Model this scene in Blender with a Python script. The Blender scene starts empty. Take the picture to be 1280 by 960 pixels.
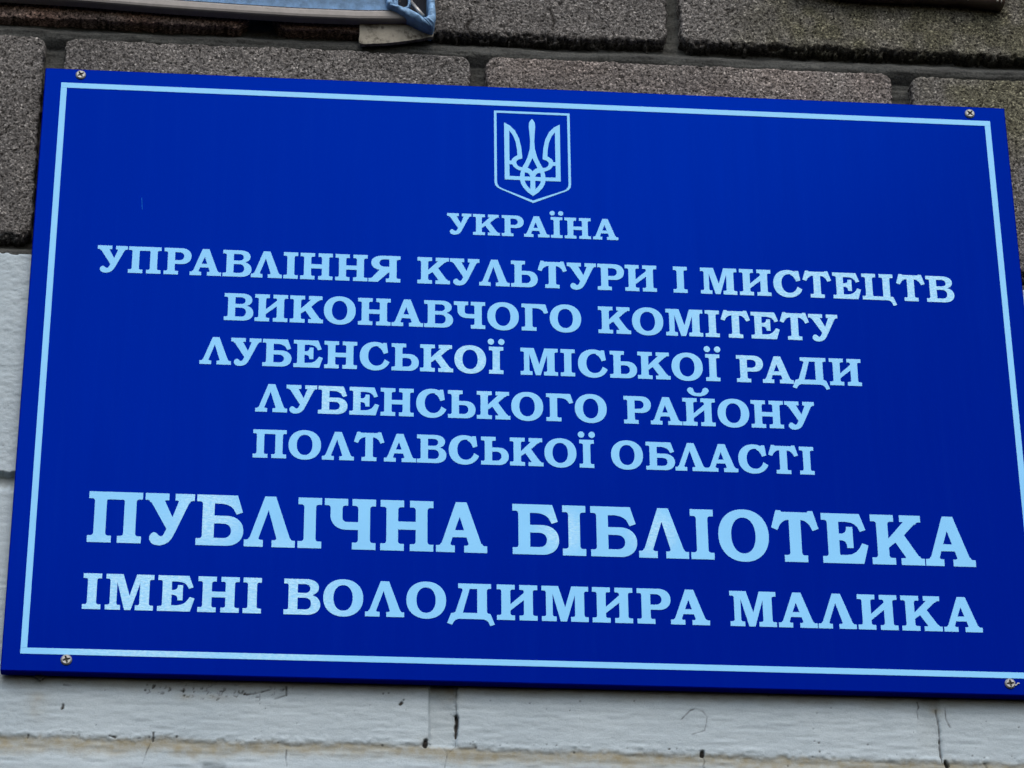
import bpy, bmesh, math
import numpy as np
from mathutils import Matrix, Vector
from mathutils.geometry import delaunay_2d_cdt

S = bpy.context.scene
COL = S.collection
ZOFF = 2.80                      # height of the sign's centre above the pavement, metres

# ------------------------------------------------------------------ camera
cam = bpy.data.cameras.new('camera')
cam.sensor_width = 36.0
cam.lens = 36.0 * 3628.0 / 1280.0
cam.clip_start = 0.05
cam.clip_end = 200.0
camo = bpy.data.objects.new('camera', cam)
COL.objects.link(camo)
_r = Vector((0.99573705, -0.09175991, -0.00937252))
_u = Vector((-0.03323257, -0.45168996, 0.89155586))
_f = Vector((0.08604256, 0.88744369, 0.45281385))
camo.matrix_world = Matrix(((_r.x, _u.x, -_f.x, -0.24248763), (_r.y, _u.y, -_f.y, -2.27918757),
                            (_r.z, _u.z, -_f.z, -1.17720949 + ZOFF), (0, 0, 0, 1)))
S.camera = camo

# ------------------------------------------------------------------ light: overcast day
SUN_EL, SUN_AZ = math.radians(48), math.radians(-14)   # azimuth measured from straight out of the wall, - = left
W = bpy.data.worlds.new('World')
S.world = W
W.use_nodes = True
nt = W.node_tree
sky = nt.nodes.new('ShaderNodeTexSky')
sky.sky_type = 'NISHITA'
sky.sun_disc = False
sky.sun_elevation = SUN_EL
sky.sun_rotation = math.pi + SUN_AZ
sky.air_density = 1.0
sky.dust_density = 4.0
sky.ozone_density = 1.0
nt.links.new(sky.outputs[0], nt.nodes['Background'].inputs[0])
nt.nodes['Background'].inputs[1].default_value = 0.15
sl = bpy.data.lights.new('sun', 'SUN')
sl.energy = 1.15
sl.angle = math.radians(55)
sl.color = (1.0, 0.97, 0.935)
so = bpy.data.objects.new('sun', sl)
COL.objects.link(so)
sd = Vector((math.sin(SUN_AZ) * math.cos(SUN_EL), -math.cos(SUN_AZ) * math.cos(SUN_EL), math.sin(SUN_EL)))
so.rotation_euler = sd.to_track_quat('Z', 'Y').to_euler()
so.location = (0, -3, 8)
S.view_settings.view_transform = 'Standard'
S.view_settings.look = 'None'
S.view_settings.exposure = 0.2
S.view_settings.gamma = 1.0


# ------------------------------------------------------------------ helpers
def vn(x, z, s, seed):
    """value noise, about -1..1"""
    if np.isscalar(s):
        s = (s, s)
    u, v = x / s[0] + seed * 17.31, z / s[1] - seed * 9.77
    i, j = np.floor(u).astype(np.int64), np.floor(v).astype(np.int64)
    fu, fv = u - i, v - j
    fu, fv = fu * fu * (3 - 2 * fu), fv * fv * (3 - 2 * fv)

    def h(a, b):
        n = (a * 374761393 + b * 668265263 + seed * 144269504) & 0xffffffff
        n = ((n ^ (n >> 13)) * 1274126177) & 0xffffffff
        n = n ^ (n >> 16)
        return (n & 0xffff) / 32767.5 - 1.0
    return (h(i, j) * (1 - fu) + h(i + 1, j) * fu) * (1 - fv) + (h(i, j + 1) * (1 - fu) + h(i + 1, j + 1) * fu) * fv


def sst(a, b, x):
    t = np.clip((x - a) / (b - a), 0, 1)
    return t * t * (3 - 2 * t)


def axis(*segs):
    """segs of (start, end, step) -> increasing coordinate list"""
    out = []
    for a, b, st in segs:
        n = max(1, int(round((b - a) / st)))
        out.append(np.linspace(a, b, n, endpoint=False))
    out.append(np.array([segs[-1][1]]))
    return np.concatenate(out)


class Sheet:
    """height-field patches with closed sides and back, all in one mesh"""
    def __init__(self):
        self.v, self.f, self.n, self.at = [], [], 0, {}

    def patch(self, xs, zs, fun, back):
        X, Z = np.meshgrid(xs, zs)
        Y, at = fun(X, Z)
        nz, nx = X.shape
        V = np.stack([X, Y, Z], -1).reshape(-1, 3)
        idx = np.arange(nx * nz).reshape(nz, nx) + self.n
        q = np.stack([idx[:-1, :-1], idx[:-1, 1:], idx[1:, 1:], idx[1:, :-1]], -1).reshape(-1, 4)
        ring = np.concatenate([idx[0, :], idx[1:, -1], idx[-1, -2::-1], idx[-2:0:-1, 0]])
        A = V[ring - self.n].copy()
        B = A.copy()
        B[:, 1] = back
        ai = np.arange(len(ring)) + self.n + nx * nz
        bi = ai + len(ring)
        side = np.stack([ai, bi, np.roll(bi, -1), np.roll(ai, -1)], -1)
        cz = V.shape[0] + 2 * len(ring)
        self.v += [V, A, B]
        self.f += [q, side]
        for k, a in at.items():
            self.at.setdefault(k, []).append(np.concatenate([a.reshape(-1), a.reshape(-1)[ring - self.n], a.reshape(-1)[ring - self.n]]))
        self.n += cz

    def build(self, name, mat, parent):
        V = np.concatenate(self.v).astype(np.float32)
        F = np.concatenate(self.f).astype(np.int32)
        me = bpy.data.meshes.new(name)
        me.vertices.add(len(V))
        me.vertices.foreach_set('co', V.ravel())
        me.loops.add(F.size)
        me.loops.foreach_set('vertex_index', F.ravel())
        me.polygons.add(len(F))
        me.polygons.foreach_set('loop_start', np.arange(0, F.size, 4, dtype=np.int32))
        me.polygons.foreach_set('use_smooth', np.ones(len(F), dtype=bool))
        for k, a in self.at.items():
            d = me.attributes.new(k, 'FLOAT', 'POINT')
            d.data.foreach_set('value', np.concatenate(a).astype(np.float32))
        me.update(calc_edges=True)
        me.validate()
        me.materials.append(mat)
        o = bpy.data.objects.new(name, me)
        COL.objects.link(o)
        o.parent = parent
        return o


def thing(name, label, cat, loc):
    o = bpy.data.objects.new(name, None)
    COL.objects.link(o)
    o.location = loc
    o['label'] = label
    o['category'] = cat
    o.empty_display_size = 0.05
    return o


def obj(name, bm, mat, parent, smooth=False, loc=(0, 0, 0)):
    me = bpy.data.meshes.new(name)
    bmesh.ops.recalc_face_normals(bm, faces=bm.faces)
    if smooth:
        for f in bm.faces:
            f.smooth = True
    bm.to_mesh(me)
    bm.free()
    for m in (mat if isinstance(mat, (list, tuple)) else [mat]):
        me.materials.append(m)
    o = bpy.data.objects.new(name, me)
    COL.objects.link(o)
    o.parent = parent
    o.location = loc
    return o


def ccw(p):
    a = sum(p[i][0] * p[(i + 1) % len(p)][1] - p[(i + 1) % len(p)][0] * p[i][1] for i in range(len(p)))
    return list(p) if a > 0 else list(reversed(p))


def region(add, sub=(), over=()):
    """2-D union of add minus sub, plus over -> (verts, tris)"""
    vs, fs = [], []
    for p in list(add) + list(sub) + list(over):
        q = []
        for c in ccw(p):
            if not q or (abs(c[0] - q[-1][0]) + abs(c[1] - q[-1][1])) > 1e-6:
                q.append(c)
        if abs(q[0][0] - q[-1][0]) + abs(q[0][1] - q[-1][1]) < 1e-6:
            q.pop()
        fs.append(list(range(len(vs), len(vs) + len(q))))
        vs += [Vector(c) for c in q]
    na, ns = len(add), len(sub)
    V, E_, F, _, _, OF = delaunay_2d_cdt(vs, [], fs, 0, 1e-5)
    keep = []
    for f, of in zip(F, OF):
        a = any(k < na for k in of)
        s = any(na <= k < na + ns for k in of)
        o = any(k >= na + ns for k in of)
        if o or (a and not s):
            keep.append(tuple(f))
    return [(v.x, v.y) for v in V], keep


def raise_region(bm, V, F, tf, y0, y1):
    """extrude a 2-D region: front at y0 (towards the viewer), sides back to y1"""
    used = sorted({i for f in F for i in f})
    fr = {i: bm.verts.new((*tf(V[i])[:1], y0, tf(V[i])[1])) for i in used}
    cnt = {}
    for f in F:
        bm.faces.new([fr[i] for i in f])
        for a, b in zip(f, f[1:] + f[:1]):
            cnt.setdefault(frozenset((a, b)), []).append((a, b))
    bk = {}
    for k, e in cnt.items():
        if len(e) == 1:
            a, b = e[0]
            for i in (a, b):
                if i not in bk:
                    bk[i] = bm.verts.new((fr[i].co.x, y1, fr[i].co.z))
            bm.faces.new([fr[b], fr[a], bk[a], bk[b]])


# ------------------------------------------------------------------ materials
def mat(name):
    m = bpy.data.materials.new(name)
    m.use_nodes = True
    return m, m.node_tree, m.node_tree.nodes['Principled BSDF']


def N(nt, t, **kw):
    n = nt.nodes.new(t)
    for k, v in kw.items():
        setattr(n, k, v)
    return n


def noise(nt, vec, scale, detail=3, rough=.55):
    n = N(nt, 'ShaderNodeTexNoise')
    n.inputs['Scale'].default_value = scale
    n.inputs['Detail'].default_value = detail
    n.inputs['Roughness'].default_value = rough
    nt.links.new(vec, n.inputs['Vector'])
    return n.outputs['Fac']


def ramp(nt, fac, stops):
    r = N(nt, 'ShaderNodeValToRGB')
    e = r.color_ramp.elements
    while len(e) < len(stops):
        e.new(.5)
    for k, (p, c) in enumerate(stops):
        e[k].position = p
        e[k].color = (*c, 1) if len(c) == 3 else c
    nt.links.new(fac, r.inputs[0])
    return r.outputs[0]


def mix(nt, fac, a, b, blend='MIX'):
    m = N(nt, 'ShaderNodeMix', data_type='RGBA', blend_type=blend)
    for s, v in ((m.inputs[0], fac), (m.inputs[6], a), (m.inputs[7], b)):
        if isinstance(v, (int, float)):
            s.default_value = v
        elif isinstance(v, tuple):
            s.default_value = (*v, 1)
        else:
            nt.links.new(v, s)
    return m.outputs[2]


def math_(nt, op, a, b=0.0):
    m = N(nt, 'ShaderNodeMath', operation=op)
    for s, v in ((m.inputs[0], a), (m.inputs[1], b)):
        if isinstance(v, (int, float)):
            s.default_value = v
        else:
            nt.links.new(v, s)
    return m.outputs[0]


def attr(nt, name):
    return N(nt, 'ShaderNodeAttribute', attribute_name=name).outputs['Fac']


def bump(nt, bsdf, h, strength, dist):
    b = N(nt, 'ShaderNodeBump')
    b.inputs['Strength'].default_value = strength
    b.inputs['Distance'].default_value = dist
    nt.links.new(h, b.inputs['Height'])
    nt.links.new(b.outputs[0], bsdf.inputs['Normal'])


def coords(nt, scale=None):
    c = N(nt, 'ShaderNodeTexCoord').outputs['Object']
    if scale:
        m = N(nt, 'ShaderNodeMapping')
        m.inputs['Scale'].default_value = scale
        nt.links.new(c, m.inputs[0])
        return m.outputs[0]
    return c


def mat_brick():
    m, t, b = mat('split_block')
    v = coords(t)
    vo = N(t, 'ShaderNodeTexVoronoi')
    vo.inputs['Scale'].default_value = 600
    vo.inputs['Randomness'].default_value = 1
    t.links.new(v, vo.inputs['Vector'])
    sep = N(t, 'ShaderNodeSeparateColor')
    t.links.new(vo.outputs['Color'], sep.inputs[0])
    grain = ramp(t, sep.outputs[0], [(0, (.050, .049, .048)), (.25, (.094, .091, .089)), (.6, (.134, .130, .127)), (.9, (.182, .177, .172)), (1, (.34, .33, .32))])
    n1 = noise(t, v, 760, 3, .7)
    dark = ramp(t, n1, [(.32, (.16, .16, .16)), (.48, (1, 1, 1)), (.75, (1.35, 1.35, 1.33))])
    c = mix(t, 1.0, grain, dark, 'MULTIPLY')
    n3 = noise(t, v, 430, 2, .5)
    c = mix(t, 1.0, c, ramp(t, n3, [(.33, (.08, .08, .08)), (.43, (1, 1, 1)), (.60, (1.06, 1.06, 1.06)), (.70, (1.6, 1.6, 1.6))]), 'MULTIPLY')
    big = ramp(t, noise(t, v, 14, 4, .6), [(.3, (.70, .715, .735)), (.7, (1.2, 1.215, 1.225))])
    c = mix(t, 1.0, c, big, 'MULTIPLY')
    tn = N(t, 'ShaderNodeCombineColor')
    for k in range(3):
        t.links.new(attr(t, 'tone'), tn.inputs[k])
    c = mix(t, 1.0, c, tn.outputs[0], 'MULTIPLY')
    c = mix(t, attr(t, 'red'), c, mix(t, 1.0, c, (1.75, 1.2, 1.0), 'MULTIPLY'))
    c = mix(t, attr(t, 'moss'), c, mix(t, 1.0, c, (.70, .71, .52), 'MULTIPLY'))
    c = mix(t, attr(t, 'pit_shade'), c, (.012, .011, .010))  # real pits and cracks, plus shade painted on edges and undersides
    t.links.new(c, b.inputs['Base Color'])
    b.inputs['Roughness'].default_value = .92
    b.inputs['Specular IOR Level'].default_value = .2
    h = math_(t, 'ADD', math_(t, 'MULTIPLY', n1, .8), math_(t, 'MULTIPLY', n3, 1.1))
    bump(t, b, h, .9, .0016)
    return m


def mat_mortar():
    m, t, b = mat('grey_mortar')
    v = coords(t, (25, 60, 110))
    c = ramp(t, noise(t, v, 1, 6, .65), [(.3, (.028, .030, .030)), (.55, (.058, .063, .062)), (.8, (.105, .112, .108))])
    n2 = noise(t, coords(t), 420, 4, .75)
    c = mix(t, 1.0, c, ramp(t, n2, [(.3, (.35, .36, .36)), (.5, (1, 1, 1)), (.75, (1.5, 1.5, 1.45))]), 'MULTIPLY')
    t.links.new(c, b.inputs['Base Color'])
    b.inputs['Roughness'].default_value = .85
    b.inputs['Specular IOR Level'].default_value = .25
    bump(t, b, n2, 1.0, .0016)
    return m


def mat_paint():
    m, t, b = mat('old_white_paint')
    v = coords(t)
    br = noise(t, coords(t, (130, 130, 300)), 1, 5, .7)
    c = ramp(t, noise(t, v, 9, 5, .6), [(.3, (.295, .372, .425)), (.7, (.372, .455, .508))])
    c = mix(t, 1.0, c, ramp(t, br, [(.28, (.92, .92, .93)), (.6, (1.02, 1.02, 1.02))]), 'MULTIPLY')
    fine = noise(t, v, 900, 3, .7)
    c = mix(t, 1.0, c, ramp(t, fine, [(.25, (.85, .85, .85)), (.55, (1.02, 1.02, 1.02))]), 'MULTIPLY')
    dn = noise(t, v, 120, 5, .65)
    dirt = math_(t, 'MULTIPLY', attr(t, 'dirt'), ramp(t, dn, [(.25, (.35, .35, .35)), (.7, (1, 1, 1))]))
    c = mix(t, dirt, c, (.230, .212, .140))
    c = mix(t, attr(t, 'chip'), c, (.02, .019, .017))
    t.links.new(c, b.inputs['Base Color'])
    b.inputs['Roughness'].default_value = .7
    b.inputs['Specular IOR Level'].default_value = .35
    h = math_(t, 'ADD', math_(t, 'MULTIPLY', br, .5), math_(t, 'MULTIPLY', fine, .35))
    bump(t, b, h, .75, .0011)
    return m


def mat_panel():
    m, t, b = mat('blue_plastic')
    v = coords(t)
    c = ramp(t, noise(t, v, 3, 3, .5), [(.3, (0, .0006, .154)), (.7, (0, .0010, .166))])
    dust = ramp(t, noise(t, v, 800, 4, .75), [(.62, (0, 0, 0)), (.85, (1, 1, 1))])
    c = mix(t, math_(t, 'MULTIPLY', dust, .03), c, (.01, .05, .30))
    # faint dried rain marks
    rn = ramp(t, noise(t, coords(t, (90, 90, 5)), 1, 5, .65), [(.52, (0, 0, 0)), (.80, (1, 1, 1))])
    c = mix(t, math_(t, 'MULTIPLY', rn, .02), c, (.02, .10, .42))
    t.links.new(c, b.inputs['Base Color'])
    b.inputs['Roughness'].default_value = .13
    b.inputs['Specular IOR Level'].default_value = 0
    bump(t, b, noise(t, v, 14, 3, .5), .08, .004)
    # the blue glaze tints its own sheen
    g = N(t, 'ShaderNodeBsdfGlossy')
    g.inputs['Color'].default_value = (0, .09, 1, 1)
    sm = ramp(t, noise(t, coords(t, (55, 55, 3.5)), 1, 5, .6), [(.3, (.13, .13, .13)), (.72, (.21, .21, .21))])
    t.links.new(sm, g.inputs['Roughness'])
    ms = N(t, 'ShaderNodeMixShader')
    ms.inputs[0].default_value = .05
    t.links.new(b.outputs[0], ms.inputs[1])
    t.links.new(g.outputs[0], ms.inputs[2])
    t.links.new(ms.outputs[0], t.nodes['Material Output'].inputs['Surface'])
    return m


def mat_vinyl():
    m, t, b = mat('pale_blue_vinyl')
    v = coords(t)
    c = (.198, .55, .92)
    fine = noise(t, coords(t, (420, 420, 520)), 1, 4, .7)
    spots = None
    for px, pz, rad in ((-.33, -.235, .075), (-.225, -.235, .06), (-.285, -.15, .03), (.27, .09, .07), (.35, .09, .06), (.02, -.155, .02), (.20, .045, .06), (-.06, .005, .035), (.10, -.155, .02), (-.18, -.03, .03)):
        d = N(t, 'ShaderNodeVectorMath', operation='DISTANCE')
        t.links.new(v, d.inputs[0])
        d.inputs[1].default_value = (px, 0, pz)
        q = ramp(t, math_(t, 'MULTIPLY', d.outputs['Value'], .5 / rad), [(.25, (1, 1, 1)), (.62, (0, 0, 0))])
        spots = q if spots is None else math_(t, 'MAXIMUM', spots, q)
    streak = noise(t, coords(t, (260, 260, 620)), 1, 4, .7)
    worn = math_(t, 'MULTIPLY', spots, ramp(t, streak, [(.36, (.12, .12, .12)), (.60, (1, 1, 1))]))
    c = mix(t, math_(t, 'MULTIPLY', worn, .6), c, (.50, .80, .98))
    c = mix(t, 1.0, c, ramp(t, noise(t, v, 26, 3, .5), [(.3, (.96, .97, .98)), (.7, (1.04, 1.03, 1.02))]), 'MULTIPLY')
    t.links.new(c, b.inputs['Base Color'])
    b.inputs['Roughness'].default_value = .42
    b.inputs['Specular IOR Level'].default_value = .2
    bump(t, b, math_(t, 'MULTIPLY', streak, worn), .3, .0008)
    return m


def mat_plain(name, col, rough=.6, metal=0, spec=.4, vary=.25, scale=60, bmp=.2, dirt=None, dirtpos=(.55, .75), dscale=90, stretch=None):
    m, t, b = mat(name)
    v = coords(t, stretch)
    n = noise(t, v, scale, 5, .65)
    lo = tuple(x * (1 - vary) for x in col)
    hi = tuple(min(1, x * (1 + vary)) for x in col)
    c = ramp(t, n, [(.3, lo), (.7, hi)])
    if dirt:
        d = ramp(t, noise(t, coords(t), dscale, 6, .7), [(dirtpos[0], (0, 0, 0)), (dirtpos[1], (1, 1, 1))])
        c = mix(t, d, c, dirt)
    t.links.new(c, b.inputs['Base Color'])
    b.inputs['Roughness'].default_value = rough
    b.inputs['Metallic'].default_value = metal
    b.inputs['Specular IOR Level'].default_value = spec
    bump(t, b, n, bmp, .001)
    return m


M_BRICK, M_MORTAR, M_PAINT, M_PANEL, M_VINYL = mat_brick(), mat_mortar(), mat_paint(), mat_panel(), mat_vinyl()
M_SCREW = mat_plain('zinc_screw', (.27, .285, .295), .5, .7, .5, .3, 500, .2, dirt=(.20, .17, .12), dirtpos=(.58, .8), dscale=500)
M_RECESS = mat_plain('dark_recess', (.03, .032, .03), .6, .3, .3)
M_FABRIC = mat_plain('blue_banner_fabric', (.165, .315, .52), .65, 0, .4, .3, 140, .9, dirt=(.05, .09, .15), dirtpos=(.60, .82), dscale=70)
M_BATTEN = mat_plain('grey_plastic_batten', (.235, .23, .225), .55, 0, .35, .12, 130, .2, dirt=(.05, .045, .04), dirtpos=(.66, .74), dscale=120)
M_LATH = mat_plain('weathered_lath', (.21, .205, .175), .75, 0, .3, .2, 110, .4, dirt=(.045, .04, .03), dirtpos=(.50, .64), dscale=95)
M_STEEL = mat_plain('dull_steel', (.30, .31, .31), .45, .7, .5, .3, 200, .3)
M_PLATE = mat_plain('dark_brown_plastic', (.125, .092, .070), .35, 0, .5, .4, 60, .6)
M_CHIP = mat_plain('pale_flake', (.5, .48, .42), .5, 0, .4, .2, 300, .2)

# ------------------------------------------------------------------ the wall
wall = thing('block_wall', 'wall of rough grey blocks with dark mortar above and old white paint below, behind the blue sign', 'wall', (0, .05, ZOFF - .65))
LZ = .65          # wall-local z of the sign's centre
BACK = .20        # wall-local y of the back (world y = .25)


def brick_fun(x0, x1, z0, z1, seed, tone):
    def fun(X, Z):
        x, z = X * 1000, Z * 1000 - LZ * 1000
        sx, sz = x, z
        w1 = vn(sx, sz, 9, seed) * 1.6 + vn(sx, sz, 3.2, seed + 1) * 1.3 + vn(sx, sz, 1.6, seed + 2) * .7
        low = vn(sx, sz, 6, seed + 7) * 1.2 + vn(sx, sz, 2.2, seed + 8) * 1.4
        dx = np.minimum(x - x0, x1 - x)
        dt, db = z1 - z, z - z0
        rx = (11 + 3 * vn(x, z, 60, seed + 20)) * np.ones_like(x)
        # rounded corners: distance to a rounded rectangle
        ax = np.maximum(rx - dx, 0)
        az = np.maximum(rx - np.minimum(dt, db), 0)
        d = np.where((ax > 0) & (az > 0), rx - np.sqrt(ax * ax + az * az), np.minimum(dx, np.minimum(dt, db)))
        bot = sst(14, 2, db) * (1 - .75 * tone.get('red', 0) * (1 if 'redx' not in tone else sst(tone['redx'] + 25, tone['redx'] - 25, x)) * (1 if tone.get('red', 0) > .5 else 0))
        d = d + w1 * .55 + low * bot * 1.5 + vn(sx, sz, 2.6, seed + 12) * bot * .9 + .8
        r = 3.2
        t = np.clip(1 - d / r, 0, 1)
        drop = (1 - np.sqrt(np.clip(1 - t * t, 0, 1))) * r
        # the underside is broken and rounded back, with grains left hanging
        rb = 7.5
        tb = np.clip(1 - d / rb, 0, 1) * bot
        gr = vn(sx, sz, (2.6, 1.9), seed + 13) * 2.6 + vn(sx, sz, (5, 3.4), seed + 14) * 2.4
        drop = drop * (1 - bot) + bot * np.maximum(0, tb ** 1.7 * 11 + gr * sst(.05, .6, tb))
        g = vn(sx, sz, 3.0, seed + 3) * .38 + vn(sx, sz, 1.5, seed + 4) * .42 + vn(sx, sz, 45, seed + 5) * .7
        pit_shade = sst(.55, .85, vn(sx, sz, 2.6, seed + 6))
        g = g + pit_shade * 1.1
        y = 12.6 + np.clip(g, -1.6, 2.5) + drop + np.where(d < 0, 26, 0)
        red = np.clip(tone.get('red', 0) * (0.75 + .4 * vn(x, z, 30, 91)) * (1 if 'redx' not in tone else sst(tone['redx'] + 25, tone['redx'] - 25, x)), 0, 1)
        moss = np.zeros_like(x)
        for cx, cz, rr, k in tone.get('moss', ()):
            moss += k * np.exp(-((x - cx) ** 2 + (z - cz) ** 2) / rr ** 2) * (1 + .5 * vn(x, z, 12, 92))
        pit_shade = np.maximum(pit_shade * .55, np.maximum(sst(1.5, -.6, d) * .35, tb * .5 * (1 + .8 * vn(sx, sz, 2.2, seed + 15))))  # besides the pits, paints shade along block edges and undersides
        pit_shade = np.clip(pit_shade, 0, 1)
        for pl in tone.get('cracks', ()):
            dd = 1e9 * np.ones_like(x)
            for (ax_, az_), (bx_, bz_) in zip(pl[:-1], pl[1:]):
                ux, uz = bx_ - ax_, bz_ - az_
                k = np.clip(((x - ax_) * ux + (z - az_) * uz) / (ux * ux + uz * uz), 0, 1)
                dd = np.minimum(dd, np.hypot(x - ax_ - k * ux, z - az_ - k * uz))
            c = sst(1.5, .5, dd + w1 * .5)
            pit_shade = np.maximum(pit_shade, c * .9)
            y = y + c * 1.2
        return y / 1000 - .05, {'red': red, 'moss': np.clip(moss, 0, 1), 'pit_shade': pit_shade, 'tone': np.full_like(x, .92 + .2 * ((seed * 37) % 17) / 16)}
    return fun


FX = (-.535, .535)
bricks = Sheet()


def lay(x0, x1, z0, z1, seed, fine_x, fine_z, tone):
    e = 3.5
    def segs(a, b, fine, st):
        a, b = (a - e) / 1000, (b + e) / 1000
        lo, hi = max(a, fine[0]), min(b, fine[1])
        if lo >= hi:
            return [(a, b, .012)]
        s = []
        if lo > a:
            s.append((a, lo, .010))
        s.append((lo, hi, st))
        if hi < b:
            s.append((hi, b, .010))
        return s
    xs = axis(*segs(x0, x1, fine_x, .0009))
    zs = axis(*[(a + LZ, b + LZ, c) for a, b, c in segs(z0, z1, fine_z, .0009)])
    bricks.patch(xs, zs, brick_fun(x0, x1, z0, z1, seed, tone), BACK - .06)


TOPZ = (.30, .445)
# course above the sign's top edge (its lower part shows)
lay(-666, -266, 360, 582, 11, FX, TOPZ, {'red': .95})
lay(-243, 131.5, 360, 582, 23, FX, TOPZ, {'red': .95, 'redx': -140, 'cracks': [[(-57, 392), (-55, 380), (-60, 372), (-56, 362)], [(20, 395), (24, 380), (22, 372)]]})
lay(146, 524, 361.5, 582, 37, FX, TOPZ, {'moss': [(260, 385, 60, .75), (395, 375, 50, .8), (470, 385, 60, .9), (330, 400, 60, .5)]})
lay(540, 900, 361, 582, 41, FX, TOPZ, {'moss': [(600, 400, 90, .6)]})
lay(-900, -682, 361, 582, 43, FX, TOPZ, {'red': .6})
# course behind the sign's upper half
lay(-832, -453.5, 123, 338.5, 53, FX, (.10, .36), {})
lay(-434.5, -57.5, 122, 338, 59, FX, TOPZ, {})
lay(-40.5, 345, 123, 338, 61, FX, TOPZ, {'red': .18})
lay(366, 742, 122, 336.5, 67, (.36, .535), (.10, .36), {'moss': [(430, 330, 60, .6), (470, 320, 40, .9), (480, 290, 50, .6)]})
lay(758, 900, 123, 338, 71, FX, TOPZ, {})
lay(-900, -848, 123, 338, 73, FX, TOPZ, {})


def mortar_fun(X, Z):
    x, z = X * 1000, Z * 1000 - LZ * 1000
    st = vn(x, z, (60, 4), 5) * .9 + vn(x, z, (22, 2.2), 6) * .55 + vn(x, z, 2.2, 7) * .30 + vn(x, z, 5, 12) * .35 - 1.5 * sst(.55, .9, vn(x, z, (30, 12), 13))
    wob = vn(x, z, (45, 200), 8) * 2.6 + vn(x, z, (14, 30), 10) * 1.3
    def bed(zl, zh):
        t = np.clip((z + wob * .6 - zl) / (zh - zl), 0, 1)
        return 16.0 + 11.5 * sst(.30, .95, t)
    y = 25.0 + vn(x, z, 7, 9) * 1.2 + np.zeros_like(x)
    y = np.where((z > 333), bed(338, 362), y)
    y = np.where((z > 320) & (z <= 345), y * sst(330, 343, z) + 25 * (1 - sst(330, 343, z)), y)
    y = np.where(z < 128, bed(104, 124), y)
    return (y + st) / 1000 - .05, {}


mortar = Sheet()
mortar.patch(axis((-.9, FX[0], .01), (FX[0], FX[1], .0014), (FX[1], .9, .01)),
             axis((.09 + LZ, .13 + LZ, .0012), (.13 + LZ, .31 + LZ, .006), (.31 + LZ, .38 + LZ, .0010), (.38 + LZ, .582 + LZ, .01)), mortar_fun, BACK - .03)

# ---- painted courses
CH = []     # chips, holes and cracks in the paint: (polyline in mm, half width, depth)


def spot(x, z, r=.9, h=0):
    CH.append(([(x, z - h), (x + .01, z + h)], r, .8))


for x, z in ((-329, -300.8), (-324, -301.4), (-318, -302.8), (-330.3, -305.5), (-319.3, -307.5), (-315, -308.5), (-282, -312), (-276, -309), (-269, -311.7), (-263, -309.5), (-298, -309.3), (-290, -306), (-131.7, -303.5), (-127.3, -303),
             (-114.3, -308.5), (-142.6, -314.2), (-131.2, -330.7), (-234.7, -315.1), (-230.2, -319.2), (-196.9, -309),
             (-112.5, -317.5), (-41.4, -307.5), (5.9, -314.2), (25.9, -314.5), (14.2, -345.9), (-4.9, -346.3), (34.7, -306.4), (-8.1, -309), (237.4, -311.7),
             (233.6, -325.9), (233.7, -336.9), (237.4, -338.3), (231.1, -351), (237.7, -346.1), (249.7, -306.6), (210, -359.2), (379.2, -348.4), (411.5, -320.4), (383.5, -315.7), (279.3, -339.1),
             (-424, -347.5), (-340.5, -347), (-302.5, -345.7), (81, -305), (28.9, -351.7)):
    spot(x, z, .75)
spot(-397.3, -321.5, 1.35, 1.6)
spot(-398.2, -323.3, 1.2, .6)
CH.append(([(-398, -302.6), (-392, -303.5)], .6, .6))
CH.append(([(-321.9, -343), (-321.9, -350)], .85, 1.2))
CH.append(([(-357.8, -346.5), (-353, -347.6)], 1.1, 1.2))
CH.append(([(-245.9, -307.4), (-236, -305.6), (-227.8, -302.8)], .75, .8))
CH.append(([(-213, -300.1), (-212.8, -307.1), (-222.5, -310.5)], .7, .8))
CH.append(([(-117.4, -312.8), (-116.2, -311.5)], 1.3, 1.0))
CH.append(([(-96.2, -348.6), (-95.6, -344.6)], 2.0, 3.5))
CH.append(([(-69.7, -321.5), (-69.3, -327), (-70.2, -333), (-70.6, -341)], 1.45, 4))
CH.append(([(-69.5, -296), (-70.5, -309), (-70, -321.5)], .55, 1))
CH.append(([(-74.7, -319.3), (-70, -322)], .6, 1))
CH.append(([(-82, -348.2), (-77.6, -355.8), (-79.8, -366.5), (-81, -376)], .45, .8))
CH.append(([(-70.4, -341), (-71, -349), (-77.6, -355.8)], .4, .6))
CH.append(([(120.8, -320), (128.5, -312)], .42, .5))
CH.append(([(128.5, -312), (133.1, -310.3), (139, -312.5), (142.6, -317.2), (141.7, -324)], .5, .5))
CH.append(([(141.7, -324), (140.1, -329.7), (129.2, -333.5)], .55, .5))
CH.append(([(137.5, -349.2), (137.3, -352)], 1.6, 3))
CH.append(([(137.5, -352), (139.2, -357), (137.8, -361), (139.5, -366)], .55, 1))
CH.append(([(340.6, -305.9), (341.6, -316), (342.2, -327.5), (341.5, -340), (342.2, -353)], .75, 2))
CH.append(([(348.6, -304.4), (348.4, -313.9), (351.7, -321.9)], .5, .7))
CH.append(([(325, -299.5), (326, -304), (324, -308), (324.8, -314.5)], .5, .6))
CH.append(([(345, -352.3), (346.8, -356.3)], 1.7, 3))
CH.append(([(378.9, -353.5), (381, -357.5)], .8, 1.5))
rng = np.random.default_rng(5)
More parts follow.
